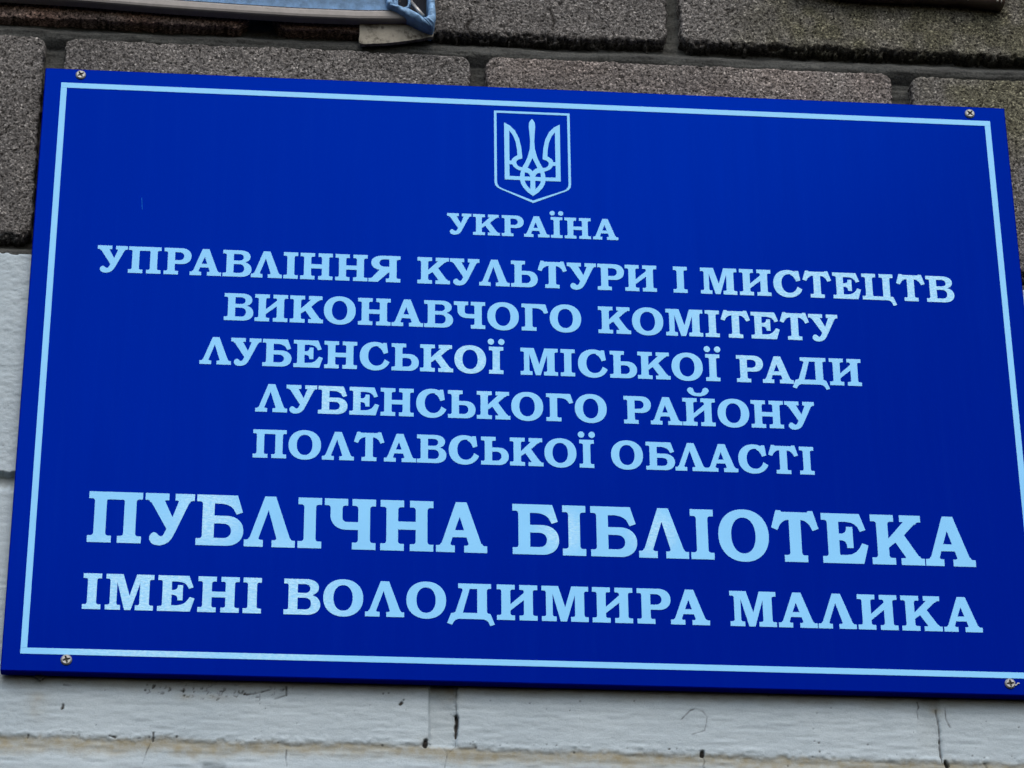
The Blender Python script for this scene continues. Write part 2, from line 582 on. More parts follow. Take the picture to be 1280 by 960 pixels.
for k in range(46):
    a = rng.uniform(-.5, .9)
    L_ = rng.uniform(.6, 3.2)
    x, z = rng.choice([-322, -297, -280, -262, -244, -222]) + rng.normal(0, 7), -305 + rng.normal(0, 3.2)
    CH.append(([(x, z), (x + L_ * math.cos(a), z + L_ * math.sin(a)), (x + 1.5 * L_ * math.cos(a + .7), z + 1.5 * L_ * math.sin(a + .7))], rng.uniform(.2, .75), .5))
for k in range(75):
    spot(rng.uniform(-440, 470), rng.uniform(-348, -297), rng.uniform(.15, .5))
for k in range(40):
    spot(rng.uniform(-440, 470), -347 + rng.normal(0, 1.2) - .008 * 0, rng.uniform(.3, .9))
for k in range(14):
    spot(rng.uniform(-505, -455), rng.uniform(-280, 95), rng.uniform(.2, .7))
CH.append(([(-211.4, -355), (-211.9, -362), (-210.7, -370.2)], .4, .6))
CH.append(([(-323.8, -351.5), (-327, -360), (-329.4, -370)], .4, .6))


def paint_fun(X, Z):
    x, z = X * 1000, Z * 1000 - LZ * 1000
    w = vn(x, z, 10, 31) * 1.1 + vn(x, z, 3.4, 32) * .9 + vn(x, z, 1.5, 33) * .5
    y = 12.4 + vn(x, z, 70, 34) * .5 + vn(x, z, (13, 3.4), 35) * .17 + vn(x, z, (7, 3.6), 36) * .30 + vn(x, z, (2.6, 1.6), 37) * .25 - .5 * sst(.6, .95, vn(x, z, (9, 2.5), 52)) * (.5 + .5 * vn(x, z, 80, 53))
    rough_l = sst(-418, -450, x) * sst(-285, -330, z)
    y = y + rough_l * (vn(x, z, (5, 9), 38) * 1.0 + vn(x, z, 2.2, 39) * .4)
    dirt = np.zeros_like(x)
    # bed joints: sharp ragged ledge above, smooth slope out to the block below
    for zt, zb, dep in ((-110.5, -127.5, 8.0), (-347.5, -371, 1.5), (-590, -607, 4.0)):
        edge = z - zt + w * 1.15 - 3.2 * np.exp(-((x + 313) / 7.) ** 2) * (1 if zt == -347.5 else 0) + np.where(zt == -347.5, (x + 93) * .006 * np.where(x > -93, 1, 0) + sst(-85, -60, x) * 1.5, 0)
        inside = sst(1.6, -4.0 if zt < -200 else -1.2, edge)
        up = np.clip((-edge) / (zt - zb), 0, 1)
        prof = dep * (1 - sst(.35, 1.15, up)) * (sst(-.05, .30, up + .12) if zt < -200 else 1.0)
        lip = np.exp(-((edge - 2.2) / 2.6) ** 2)
        y = y * (1 - inside) + inside * (12.6 + prof + vn(x, z, (18, 3), 40) * .3 + (y - 12.4) * .35) - lip * (.15 + .9 * np.clip(vn(x, z, 4, 41), 0, 1))
        dirt = np.maximum(dirt, inside * (1 - sst(.25, .85, up + vn(x, z, 25, 42) * .12)) * (1.0 if zt < -200 else .4))
    # head joints of the lower course
    for xa, xb in ((-92.5, -69.5), (324, 343), (-486, -466)):
        zr = sst(-123, -131, z) * sst(-352, -346, z)
        a = sst(-1.6, 1.2, x - xa + w * .3) if xa < 0 else sst(-6, 8, x - xa + w)
        c = sst(2.5, -3.5, x - xb + w * .8)
        j = a * c * zr
        y = y + j * ((3.6 if xa < 0 else 2.3) + vn(x, z, 9, 44) * .7)
        dirt = np.maximum(dirt, j * .10)
    for xa, xb in ((-280, -262), (98, 116)):
        zr = sst(-596, -606, z) if False else sst(-366, -376, z)
        y = y + sst(xa - 2, xa + 1, x) * sst(xb + 2, xb - 1, x) * zr * 3.0
    # dirt under the sign, with some of its shade painted into the colour
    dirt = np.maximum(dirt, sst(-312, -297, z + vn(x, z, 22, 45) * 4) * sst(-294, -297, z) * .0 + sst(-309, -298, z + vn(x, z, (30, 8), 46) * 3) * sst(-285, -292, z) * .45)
    for cx, cz, rx, rz, k in ((-418, -318, 8, 14, .4), (-75, -300, 12, 9, .7), (341, -302, 7, 9, .8), (-297, -309.5, 8, 4, .45), (-270, -310, 18, 3.5, .3), (-97, -346, 6, 5, .35), (347, -353, 6, 5, .3)):
        dirt = np.maximum(dirt, k * np.exp(-((x - cx) / rx) ** 2 - ((z - cz) / rz) ** 2) * (1 + .4 * vn(x, z, 4, 47)))
    # chips
    chip = np.zeros_like(x)
    for pl, r, dep in CH:
        x0, x1 = min(p[0] for p in pl) - 5, max(p[0] for p in pl) + 5
        z0, z1 = min(p[1] for p in pl) - 5, max(p[1] for p in pl) + 5
        if x1 < x.min() or x0 > x.max() or z1 < z.min() or z0 > z.max():
            continue
        ci = np.where((x[0] > x0) & (x[0] < x1))[0]
        ri = np.where((z[:, 0] > z0) & (z[:, 0] < z1))[0]
        if not len(ci) or not len(ri):
            continue
        sl_ = (slice(ri[0], ri[-1] + 1), slice(ci[0], ci[-1] + 1))
        xx, zz = x[sl_], z[sl_]
        dd = 1e9 * np.ones_like(xx)
        for (ax_, az_), (bx_, bz_) in zip(pl[:-1], pl[1:]):
            ux, uz = bx_ - ax_, bz_ - az_
            k = np.clip(((xx - ax_) * ux + (zz - az_) * uz) / (ux * ux + uz * uz + 1e-9), 0, 1)
            dd = np.minimum(dd, np.hypot(xx - ax_ - k * ux, zz - az_ - k * uz))
        dd = dd + w[sl_] * .4 * min(1, r)
        c = sst(r + .35, max(r - .45, -.15), dd) * (.55 + .45 * min(1, r / 1.2)) * (1 if r > .8 else .8 + .5 * vn(xx, zz, 3, 50))
        chip[sl_] = np.maximum(chip[sl_], c)
        y[sl_] += c * dep
    # ragged upper end of the paint
    top = 107.5 + vn(x, z, (14, 40), 48) * 1.6 + vn(x, z, (4, 9), 49) * 1.4
    y = y + np.where(z > top, 14, 0) + 2.5 * sst(4, 0, top - z) ** 2
    return y / 1000 - .05, {'chip': chip, 'dirt': np.clip(dirt, 0, 1)}


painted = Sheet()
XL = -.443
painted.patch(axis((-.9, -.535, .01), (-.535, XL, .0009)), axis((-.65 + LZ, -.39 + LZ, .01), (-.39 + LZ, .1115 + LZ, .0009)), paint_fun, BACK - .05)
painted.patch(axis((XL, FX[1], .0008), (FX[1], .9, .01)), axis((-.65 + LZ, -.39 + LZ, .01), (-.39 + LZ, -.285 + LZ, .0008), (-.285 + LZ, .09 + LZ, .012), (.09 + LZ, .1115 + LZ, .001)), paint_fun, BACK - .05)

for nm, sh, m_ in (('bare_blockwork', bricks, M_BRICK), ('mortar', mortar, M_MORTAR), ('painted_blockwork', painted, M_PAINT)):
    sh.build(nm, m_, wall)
# body of the wall behind the faces
bm = bmesh.new()
bmesh.ops.create_cube(bm, size=1, matrix=Matrix.Translation((0, BACK - .04, .616)) @ Matrix.Diagonal((1.79, .16, 1.225, 1)))
obj('wall_core', bm, M_MORTAR, wall)

# ------------------------------------------------------------------ lettering (unit: cap height = 1)
def arc(cx, cy, rx, ry, a0, a1, n=14):
    return [(cx + rx * math.cos(math.radians(a0 + (a1 - a0) * k / n)), cy + ry * math.sin(math.radians(a0 + (a1 - a0) * k / n))) for k in range(n + 1)]


def oval(cx, cy, rx, ry, p=2.15, n=48):
    o = []
    for k in range(n):
        a = 2 * math.pi * k / n
        c, s = math.cos(a), math.sin(a)
        o.append((cx + rx * math.copysign(abs(c) ** (2 / p), c), cy + ry * math.copysign(abs(s) ** (2 / p), s)))
    return o


def rect(x0, y0, x1, y1):
    return [(x0, y0), (x1, y0), (x1, y1), (x0, y1)]


H = .135
BR = .045


def foot(x0, x1, s0, s1, top=False, h=H, left=True, right=True):
    """slab serif x0..x1 under a stem s0..s1, with little brackets"""
    p = [(x0, 0), (x1, 0), (x1, h)]
    if right:
        p += [(s1 + BR, h), (s1 + BR * .35, h + BR * .3), (s1, h + BR)]
    else:
        p += [(s1, h)]
    if left:
        p += [(s0, h + BR), (s0 - BR * .35, h + BR * .3), (s0 - BR, h)]
    else:
        p += [(s0, h)]
    p += [(x0, h)]
    return [(x, 1 - y) for x, y in p] if top else p


def stem(x, w=.475, a=.12, b=.357, top=True, bot=True):
    r = [rect(x + a, .02, x + b, .98)]
    if bot:
        r.append(foot(x, x + w, x + a, x + b))
    if top:
        r.append(foot(x, x + w, x + a, x + b, True))
    return r


def halfbowl(x0, cx, cy, rx, ry):
    """D-shape: flat left side at x0, round right"""
    return [(x0, cy - ry)] + [(cx + rx * abs(math.cos(a)) ** .93, cy + ry * math.copysign(abs(math.sin(a)) ** .93, a)) for a in [math.radians(-90 + 180 * k / 24) for k in range(25)]] + [(x0, cy + ry)]


def g_i(): return stem(0), [], []
def g_n(): return stem(0) + stem(.595, .475, .118, .355) + [rect(.3, .42, .8, .58)], [], []
def g_p(): return stem(0) + stem(.595, .475, .118, .355) + [rect(.1, .85, .97, 1), rect(0, .865, 1.07, 1)], [], []
def g_y(): return stem(0) + stem(.595, .475, .118, .355) + [[(.3, .225), (.357, .27), (.71, .57), (.76, .60), (.76, .82), (.71, .775), (.357, .445), (.3, .39)]], [], []


def g_r():
    return stem(0) + [rect(0, .865, .3, 1), halfbowl(.2, .57, .70, .325, .30)], [halfbowl(.357, .495, .695, .16, .15)], []


def g_soft():
    return stem(0) + [rect(0, 0, .3, .135), halfbowl(.2, .565, .31, .33, .31)], [halfbowl(.357, .50, .312, .16, .16)], []


def g_b():
    top = [(0, .865), (0, 1), (.815, 1), (.925, .665), (.80, .62), (.74, .73), (.68, .78), (.60, .815), (.50, .83), (.3, .83), (.12, .865)]
    return stem(0) + [top, rect(0, 0, .3, .135), halfbowl(.2, .60, .295, .345, .295)], [halfbowl(.357, .54, .293, .16, .143)], []


def g_v():
    return stem(0) + [rect(0, .865, .3, 1), rect(0, 0, .3, .135), halfbowl(.2, .58, .765, .325, .235), halfbowl(.2, .60, .285, .35, .285)], \
        [halfbowl(.357, .54, .735, .145, .125), halfbowl(.357, .55, .31, .16, .165)], []


def g_ya():
    bowl = [(1.06 - x, y) for x, y in halfbowl(.2, .58, .725, .39, .275)]
    cnt = [(1.06 - x, y) for x, y in halfbowl(.37, .53, .725, .17, .14)]
    leg = [(0, 0), (.31, 0), (.66, .36), (.75, .40), (.75, .50), (.40, .50), (.115, .155), (.07, .135), (0, .135)]
    st = [[(1.06 - x, y) for x, y in p] for p in stem(0, .48, .125, .365)]
    return st + [rect(.8, .865, 1.06, 1), bowl, leg], [cnt], []


def g_a():
    return [[(.085, .10), (.40, 1), (.62, 1), (.945, .10)]], \
        [[(.48, .71), (.383, .44), (.568, .44)], [(.334, .30), (.617, .30), (.665, .15), (.665, -.1), (.285, -.1), (.285, .15)]], \
        [foot(0, .38, .10, .285, left=True), foot(.57, 1.035, .665, .93)]


def g_l():
    return [[(.085, .10), (.40, 1), (.62, 1), (.945, .10)]], \
        [[(.478, .73), (.283, .15), (.283, -.1), (.655, -.1), (.655, .15)]], \
        [foot(0, .38, .10, .283), foot(.555, 1.02, .655, .925)]


def g_u():
    body = [(.68, .88), (.905, .88), (.62, .24), (.56, .12), (.50, .045), (.42, -.005), (.32, -.03), (.22, -.02), (.15, .02), (.112, .08),
            (.112, .145), (.145, .20), (.19, .228), (.235, .222), (.27, .195), (.305, .16), (.345, .148), (.385, .175), (.445, .30), (.085, .88), (.375, .88), (.555, .53)]
    return [body, foot(0, .475, .10, .365, True), foot(.60, .985, .69, .89, True)], [], []


def g_k():
    return stem(0, .485) + [[(.33, .31), (.33, .49), (.357, .52), (.70, .88), (.97, .88), (.69, .60), (.51, .455), (.357, .34)],
                            [(.50, .45), (.72, .12), (1.01, .12), (.68, .61), (.55, .55)],
                            foot(.61, 1.05, .73, .94, True), foot(.60, 1.085, .72, .99)], [], []


def g_o(): return [oval(.52, .5, .52, .525)], [oval(.515, .5, .252, .36)], []


def g_s():
    return [oval(.505, .5, .505, .525)], \
        [oval(.55, .51, .275, .36), [(.62, .52), (.862, .365), (.975, .295), (1.2, .25), (1.2, 1.2), (.84, 1.2), (.80, .93), (.73, .74), (.62, .62)]], \
        [[(.60, .84), (.66, .96), (.735, .945), (.765, 1.0), (.875, 1.0), (.925, .64), (.785, .592), (.74, .70), (.68, .79)]]


def g_e():
    top = [(0, .865), (0, 1), (.80, 1), (.915, .68), (.795, .64), (.75, .735), (.69, .79), (.61, .822), (.50, .835), (.3, .835), (.12, .865)]
    bot = [(0, 0), (0, .135), (.12, .14), (.3, .165), (.5, .168), (.61, .185), (.70, .235), (.77, .31), (.83, .41), (.955, .37), (.845, 0)]
    arm = [(.3, .46), (.3, .595), (.42, .595), (.48, .62), (.51, .67), (.515, .735), (.645, .735), (.645, .31), (.515, .31), (.51, .38), (.48, .435), (.42, .46)]
    return stem(0) + [top, bot, arm], [], []


def g_t():
    top = [(0, .68), (.105, 1.03), (.205, 1.03), (.225, 1.0), (.755, 1.0), (.775, 1.03), (.875, 1.03), (.98, .675), (.855, .63), (.80, .74), (.74, .80), (.68, .835), (.60, .847),
           (.38, .847), (.30, .835), (.24, .80), (.18, .74), (.125, .63)]
    return [top, rect(.37, .05, .612, .9), foot(.25, .73, .37, .612)], [], []


def g_ch():
    return stem(.56, .475, .12, .36) + [foot(0, .47, .12, .36, True),
        [(.12, .87), (.12, .70)] + arc(.42, .66, .30, .275, 180, 270, 10) + [(.70, .385), (.70, .54), (.46, .54)] + arc(.45, .62, .09, .08, 270, 180, 6) + [(.36, .87)]], [], []


def g_m():
    return [[(.15, 1), (.44, 1), (.62, .40), (.79, 1), (1.08, 1), (1.0, .85), (.89, .79), (.66, 0), (.50, 0), (.29, .78), (.2, .85)],
            rect(.115, .03, .29, .97), rect(.88, .03, 1.125, .97), foot(0, .39, .115, .29), foot(.77, 1.235, .88, 1.125),
            foot(0, .38, .115, .30, True, right=False), foot(.87, 1.235, .90, 1.125, True, left=False)], [], []


def g_d():
    out = [(.29, .868), (.29, 1), (1.155, 1), (1.155, .868), (1.09, .868), (1.045, .83), (1.045, .20), (1.075, .165), (1.135, .155), (1.25, -.14), (1.13, -.185), (1.09, -.09), (1.04, -.035),
           (.95, 0), (.30, 0), (.22, -.035), (.17, -.09), (.13, -.17), (0, -.125), (.105, .155), (.17, .165), (.22, .20), (.405, .80), (.40, .845), (.35, .868)]
    return [out], [[(.41, .172), (.592, .852), (.79, .852), (.79, .172)]], []


def g_ts():
    tail = [(.8, .135), (1.045, .135), (1.155, -.16), (1.04, -.21), (1.0, -.10), (.95, -.035), (.88, 0), (.8, 0)]
    return stem(0) + stem(.595, .475, .118, .355, bot=False) + [rect(0, 0, .9, .135), tail, rect(.71, .02, .95, .5)], [], []


def g_g():
    top = [(0, .865), (0, 1), (.79, 1), (.88, .69), (.755, .645), (.70, .745), (.63, .805), (.55, .835), (.45, .845), (.3, .845), (.12, .865)]
    return stem(0, .49) + [top], [], []


def g_yi():
    a = [[(x + .04, y) for x, y in p] for p in stem(0)]
    return a + [oval(.105, 1.185, .105, .112, 2), oval(.452, 1.185, .105, .112, 2)], [], []


def g_short():
    a, s, o = g_y()
    br = [(.18, 1.28), (.23, 1.18), (.32, 1.11), (.43, 1.08), (.53, 1.075), (.63, 1.08), (.74, 1.11), (.83, 1.18), (.88, 1.28), (.68, 1.27), (.64, 1.215), (.59, 1.195), (.53, 1.19), (.47, 1.195), (.42, 1.215), (.38, 1.27)]
    return a + [br, oval(.28, 1.29, .105, .10, 2), oval(.78, 1.29, .105, .10, 2)], s, o


GL = {'І': g_i, 'Н': g_n, 'П': g_p, 'И': g_y, 'Р': g_r, 'Ь': g_soft, 'Б': g_b, 'В': g_v, 'Я': g_ya, 'А': g_a, 'Л': g_l, 'У': g_u, 'К': g_k, 'О': g_o,
      'С': g_s, 'Е': g_e, 'Т': g_t, 'Ч': g_ch, 'М': g_m, 'Д': g_d, 'Ц': g_ts, 'Г': g_g, 'Ї': g_yi, 'Й': g_short}
CACHE = {}

# ------------------------------------------------------------------ the sign
PW, PH, PD = .8998, .5928, .0105       # panel size
sign = thing('information_sign', 'large royal blue library sign with pale blue Cyrillic lettering, screwed to the wall', 'sign', (0, .0, ZOFF))
bm = bmesh.new()
bmesh.ops.create_cube(bm, size=1, matrix=Matrix.Translation((.0, PD / 2, .0)) @ Matrix.Diagonal((PW, PD, PH, 1)))
bmesh.ops.bevel(bm, geom=[e for e in bm.edges], offset=.0009, segments=2, affect='EDGES', profile=.5)
panel = obj('panel', bm, M_PANEL, sign, loc=(0, 0, 0))

VY = -.00035
BW, BH, BT = .869, .56191, .0054
bm = bmesh.new()
g = .00012
x0, x1, z0, z1 = -BW / 2, BW / 2, -BH / 2, BH / 2
for p in (rect(x0, z0, x1, z0 + BT), rect(x0, z1 - BT, x1, z1), rect(x0, z0 + BT + g, x0 + BT, z1 - BT - g), rect(x1 - BT, z0 + BT + g, x1, z1 - BT - g)):
    v, f = region([p])
    raise_region(bm, v, f, lambda c: c, VY, .0001)
obj('border_line', bm, M_VINYL, sign)

LINES = [
    ('УКРАЇНА', 21.8, 136.2, 1.03, [-79.2, -55.6, -29.4, -9.1, 14.6, 28.1, 54.0]),
    ('УПРАВЛІННЯКУЛЬТУРИІМИСТЕЦТВ', 27.0, 83.9, 1.0, [-391.8, -364.1, -332.5, -309.4, -280.2, -254.9, -226.0, -211.0, -179.7, -149.9, -105.9, -76.6, -50.2, -21.4, 2.8, 29.4, 57.2, 82.2, 126.3, 151.2, 187.0, 218.2, 245.2, 273.0, 300.0, 331.9, 359.5]),
    ('ВИКОНАВЧОГОКОМІТЕТУ', 27.2, 39.7, 1.0, [-277.4, -250.3, -219.2, -189.1, -158.7, -128.7, -99.7, -73.1, -43.1, -12.3, 13.1, 56.8, 87.4, 118.0, 153.8, 168.1, 195.6, 222.0, 248.3]),
    ('ЛУБЕНСЬКОЇМІСЬКОЇРАДИ', 27.0, -4.8, 1.0, [-297.2, -270.1, -242.2, -214.9, -187.8, -156.5, -128.4, -103.1, -72.6, -42.9, -13.7, 22.1, 37.7, 66.3, 91.2, 121.7, 151.4, 180.3, 203.7, 230.4, 264.6]),
    ('ЛУБЕНСЬКОГОРАЙОНУ', 27.2, -49.7, 1.0, [-247.0, -220.2, -192.3, -164.9, -137.6, -106.3, -78.3, -52.8, -22.4, 8.6, 34.0, 77.5, 101.3, 130.1, 161.4, 191.4, 221.7]),
    ('ПОЛТАВСЬКОЇОБЛАСТІ', 27.1, -94.1, 1.0, [-247.9, -217.1, -187.9, -160.4, -134.1, -105.4, -77.6, -49.3, -24.0, 6.3, 36.1, 65.1, 95.9, 121.8, 149.4, 177.9, 204.8, 232.5]),
    ('ПУБЛІЧНАБІБЛІОТЕКА', 47.3, -178.2, .9, [-385.6, -337.8, -293.8, -252.8, -207.1, -184.5, -136.4, -88.5, -22.4, 21.0, 45.5, 87.2, 132.7, 157.1, 203.9, 248.2, 291.8, 339.0]),
    ('ІМЕНІВОЛОДИМИРАМАЛИКА', 32.5, -239.5, 1.0, [-386.2, -367.1, -323.5, -289.8, -251.8, -217.4, -184.1, -148.6, -113.6, -78.9, -36.5, 1.9, 45.4, 83.9, 112.8, 164.2, 206.1, 240.6, 275.4, 313.6, 350.3]),
]
for txt, cap, base, sx, xs in LINES:
    bm = bmesh.new()
    for ch, lx in zip(txt, xs):
        if ch not in CACHE:
            V_, F_ = region(*GL[ch]())
            used = {i for f in F_ for i in f}
            CACHE[ch] = (V_, F_, min(V_[i][0] for i in used))
        V_, F_, mn = CACHE[ch]
        raise_region(bm, V_, F_, lambda c: ((lx + (c[0] - mn) * cap * sx) / 1000, (base + c[1] * cap) / 1000), VY, .0001)
    obj('lettering', bm, M_VINYL, sign)

# coat of arms
emb = bpy.data.objects.new('emblem', None)
COL.objects.link(emb)
emb.parent = sign
emb.location = (-.0004, 0, 0)
emb.empty_display_size = .02


def shield(d):
    l, t, s, tip = -35.3 + d, 270.0 - d, 193.0 + d * .2, 172.0 + d * 1.13
    q = [(l, t), (-l, t), (-l, s)]
    rr = 6.5
    q += [(-l - .5, s - 3.0), (-l - 2.2, s - 5.6), (-l - 5.2, s - 7.4)]
    q += [(0, tip)]
    q += [(l + 5.2, s - 7.4), (l + 2.2, s - 5.6), (l + .5, s - 3.0), (l, s)]
    return q


mm = lambda c: (c[0] / 1000, c[1] / 1000)
bm = bmesh.new()
V_, F_ = region([shield(0)], [shield(2.3)])
raise_region(bm, V_, F_, mm, VY, .0001)
obj('shield_outline', bm, M_VINYL, emb)
mir = lambda p: [(-x, z) for x, z in p]
sh = lambda p: [(x + .4, z) for x, z in p]
OUT = sh([(-0.4, 262.4), (-1.7, 260.8), (-3.1, 258.1), (-3.39, 254), (-2.75, 245.7), (-2.3, 237.5), (-2.7, 230.5), (-4.8, 221), (-7.5, 214.2), (-10, 209.6), (-12.6, 210.2), (-14.4, 211.6), (-15.5, 214),
          (-15.2, 216.2), (-13.4, 217.9), (-9.83, 219.1), (-10, 223.1), (-10.7, 231.3), (-12.6, 240.6), (-16.2, 248.8), (-21, 254.2), (-26.36, 257.4), (-26.2, 196), (-12.1, 196), (-11.2, 191.9), (-9.1, 188), (-5.3, 183.3), (-0.4, 179.4)])
HOL = [sh(p) for p in ([(-21.7, 249), (-18.3, 244), (-15.8, 236.9), (-14.6, 228.8), (-14.3, 222.4), (-17.3, 220.4), (-19.1, 218.4), (-19.7, 216.4), (-21.7, 216.4)],
                       [(-21.8, 212.5), (-19.2, 212.6), (-18.2, 210.4), (-16.6, 208.6), (-13.9, 206.9), (-11, 205.9), (-11.9, 202.7), (-12.1, 199.8), (-21.8, 199.9)],
                       [(-7.6, 204.4), (-5, 203.9), (-3.3, 202), (-2.7, 199.9), (-7.9, 199.8), (-7.9, 202)],
                       [(-7.8, 195.7), (-2.6, 195.8), (-2.7, 186.6), (-5.7, 190.2), (-7.3, 193.3)])]
DIA = sh([(-0.4, 220.2), (-2.4, 215.3), (-4.95, 209.5), (-2.5, 208.1), (-0.4, 205.8)])
full = OUT + [(-x, z) for x, z in reversed(OUT[1:-1])]
dia = DIA + [(-x, z) for x, z in reversed(DIA[1:-1])]
bm = bmesh.new()
V_, F_ = region([full], [dia] + HOL + [mir(p) for p in HOL])
raise_region(bm, V_, F_, mm, VY, .0001)
obj('trident', bm, M_VINYL, emb)


def screw(rot):
    bm = bmesh.new()
    n = 40
    R, ri, hh = 4.75, 3.6, 1.9
    prof = [(R - .2, 0), (R, .35), (R, .7), (R - .25, 1.15), (R - .8, 1.55), (ri, hh)]
    rings = []
    for r, h in prof:
        rings.append([bm.verts.new((r * math.cos(2 * math.pi * k / n) / 1000, -h / 1000, r * math.sin(2 * math.pi * k / n) / 1000)) for k in range(n)])
    for a, b in zip(rings[:-1], rings[1:]):
        for k in range(n):
            bm.faces.new([a[k], a[(k + 1) % n], b[(k + 1) % n], b[k]])
    disc = [(ri * math.cos(2 * math.pi * k / n), ri * math.sin(2 * math.pi * k / n)) for k in range(n)]
    arm, w = 3.25, .82
    cross = [(w, w), (arm, w * .85), (arm, -w * .85), (w, -w), (w * .85, -arm), (-w * .85, -arm), (-w, -w), (-arm, -w * .85), (-arm, w * .85), (-w, w), (-w * .85, arm), (w * .85, arm)]
    # slightly wider hub, and thin diagonal ticks as on a cross-point recess
    c, s = math.cos(rot), math.sin(rot)
    cr = [(x * c - y * s, x * s + y * c) for x, y in cross]
    ticks = []
    for k in range(4):
        a = rot + math.pi / 4 + k * math.pi / 2
        ca, sa = math.cos(a), math.sin(a)
        q = [(.8, -.13), (2.3, -.13), (2.3, .13), (.8, .13)]
        ticks.append([(x * ca - y * sa, x * sa + y * ca) for x, y in q])
    V_, F_ = region([disc], [cr] + ticks)
    raise_region(bm, V_, F_, mm, -hh / 1000, -(hh - 1.7) / 1000)
    V2, F2 = region([cr] + ticks)
    base = len(bm.faces)
    raise_region(bm, V2, F2, mm, -(hh - 1.5) / 1000, -(hh - 1.7) / 1000)
    bm.faces.ensure_lookup_table()
    for f in list(bm.faces)[base:]:
        f.material_index = 1
    bmesh.ops.remove_doubles(bm, verts=bm.verts, dist=1e-6)
    return bm


W_, H_ = BW, BH
for u, v, rot in ((.0198, -.0158, .55), (.9783, -.0129, .80), (.0441, 1.0083, .28), (.9644, 1.009, .12)):
    o = obj('screw', screw(rot), [M_SCREW, M_RECESS], sign, loc=((u - .5) * W_, 0, (.5 - v) * H_))
    for p in o.data.polygons:
        p.use_smooth = False
# curl of metal on the last screw
bm = bmesh.new()
pts = [(4.2, -1.4), (5.4, -1.2), (6.0, -.2), (6.8, .5), (8.3, .2)]
prev = None
for k, (a, b_) in enumerate(pts):
    w = (.55, .5, .55, .6, .3)[k]
    r4 = [bm.verts.new((a / 1000 - .0001, (-.2 - y_) / 1000, (b_ + z_) / 1000)) for y_, z_ in ((0, -w), (1.1, -w), (1.1, w), (0, w))]
    if prev:
        for i in range(4):
            bm.faces.new([prev[i], prev[(i + 1) % 4], r4[(i + 1) % 4], r4[i]])
    else:
        bm.faces.new(r4)
    prev = r4
bm.faces.new(prev)
obj('metal_burr', bm, M_SCREW, o)

# thin scratch and a dark corner of packing showing below the panel
bm = bmesh.new()
bmesh.ops.create_cube(bm, size=1, matrix=Matrix.Translation((-.3549, -.00005, .1557)) @ Matrix.Rotation(-.08, 4, 'Y') @ Matrix.Diagonal((.0004, .00016, .0125, 1)))
obj('scratch', bm, mat_plain('scratched_plastic', (.012, .13, .50), .6, 0, 0), sign)
bm = bmesh.new()
V_, F_ = region([[(-422, -290), (-413.6, -290), (-413.6, -297.2), (-417, -301.4), (-422, -297.4)]])
raise_region(bm, V_, F_, mm, .0088, .0102)
obj('packing_shim', bm, M_RECESS, sign)

# ------------------------------------------------------------------ banner above the sign
ban = thing('blue_banner', 'faded blue fabric banner on a pale batten, its lower corner folded, above the sign', 'banner', (-.3, .0, ZOFF + .3764))
BX, BY, BZ = -.3, -.01, .37


def loc_mm(x, y, z):
    return (x / 1000 - BX, y / 1000 - BY, z / 1000 - BZ)


def sweep(bm, path, w, hgt, y0, nseg=None, rnd=.3):
    """rounded bar along path [(x,z)], height grows upward, depth from y0 to y0+w"""
    prev = None
    for x, z in path:
        r = rnd * hgt
        pr = [(y0 + r, 0), (y0 + w - r, 0), (y0 + w, r), (y0 + w, hgt - r), (y0 + w - r, hgt), (y0 + r, hgt), (y0 + r * .3, hgt - r * .3), (y0, hgt - r), (y0, r), (y0 + r * .3, r * .3)]
        ring = [bm.verts.new(loc_mm(x, y, z + h)) for y, h in pr]
        if prev:
            for i in range(len(ring)):
                bm.faces.new([prev[i], prev[(i + 1) % len(ring)], ring[(i + 1) % len(ring)], ring[i]])
        else:
            bm.faces.new(ring)
        prev = ring
    bm.faces.new(prev)


bp = [(-560, 366.5), (-500, 365.6), (-421, 363.8), (-355, 360.9), (-314, 359.5), (-274, 358.4), (-217, 357.2), (-163, 357.6), (-124, 359.4), (-112, 360.2)]
bm = bmesh.new()
sweep(bm, bp, 14, 10.2, -13, rnd=.28)
obj('batten', bm, M_BATTEN, ban, smooth=False)
# hanging cloth above the batten, gently rippled
bm = bmesh.new()
nx, nz = 120, 24
gr = []
for j in range(nz + 1):
    row = []
    for i in range(nx + 1):
        x = -560 + (434) * i / nx
        zb = np.interp(x, [p[0] for p in bp], [p[1] for p in bp]) + 9.6
        z = zb + (520 - zb) * j / nz
        y = -12.2 + 1.5 * math.sin(x * .035 + j * .2) * (j / nz) ** .6 + .7 * math.sin(x * .11 - j * .5) * min(1, j / 3) - 2.2 * math.exp(-((z - zb - 5) / 4) ** 2)
        row.append(bm.verts.new(loc_mm(x, y, z)))
    gr.append(row)
for j in range(nz):
    for i in range(nx):
        bm.faces.new([gr[j][i], gr[j][i + 1], gr[j + 1][i + 1], gr[j + 1][i]])
bmesh.ops.solidify(bm, geom=list(bm.faces), thickness=.0012)
obj('cloth', bm, M_FABRIC, ban, smooth=True)


def spline(p, n=6):
    out = []
    for k in range(len(p) - 1):
        a, b, c, d = p[max(k - 1, 0)], p[k], p[k + 1], p[min(k + 2, len(p) - 1)]
        for i in range(n):
            t = i / n
            out.append(tuple(.5 * (2 * b[m] + (c[m] - a[m]) * t + (2 * a[m] - 5 * b[m] + 4 * c[m] - d[m]) * t * t + (3 * b[m] - a[m] - 3 * c[m] + d[m]) * t ** 3) for m in (0, 1)))
    out.append(p[-1])
    return out


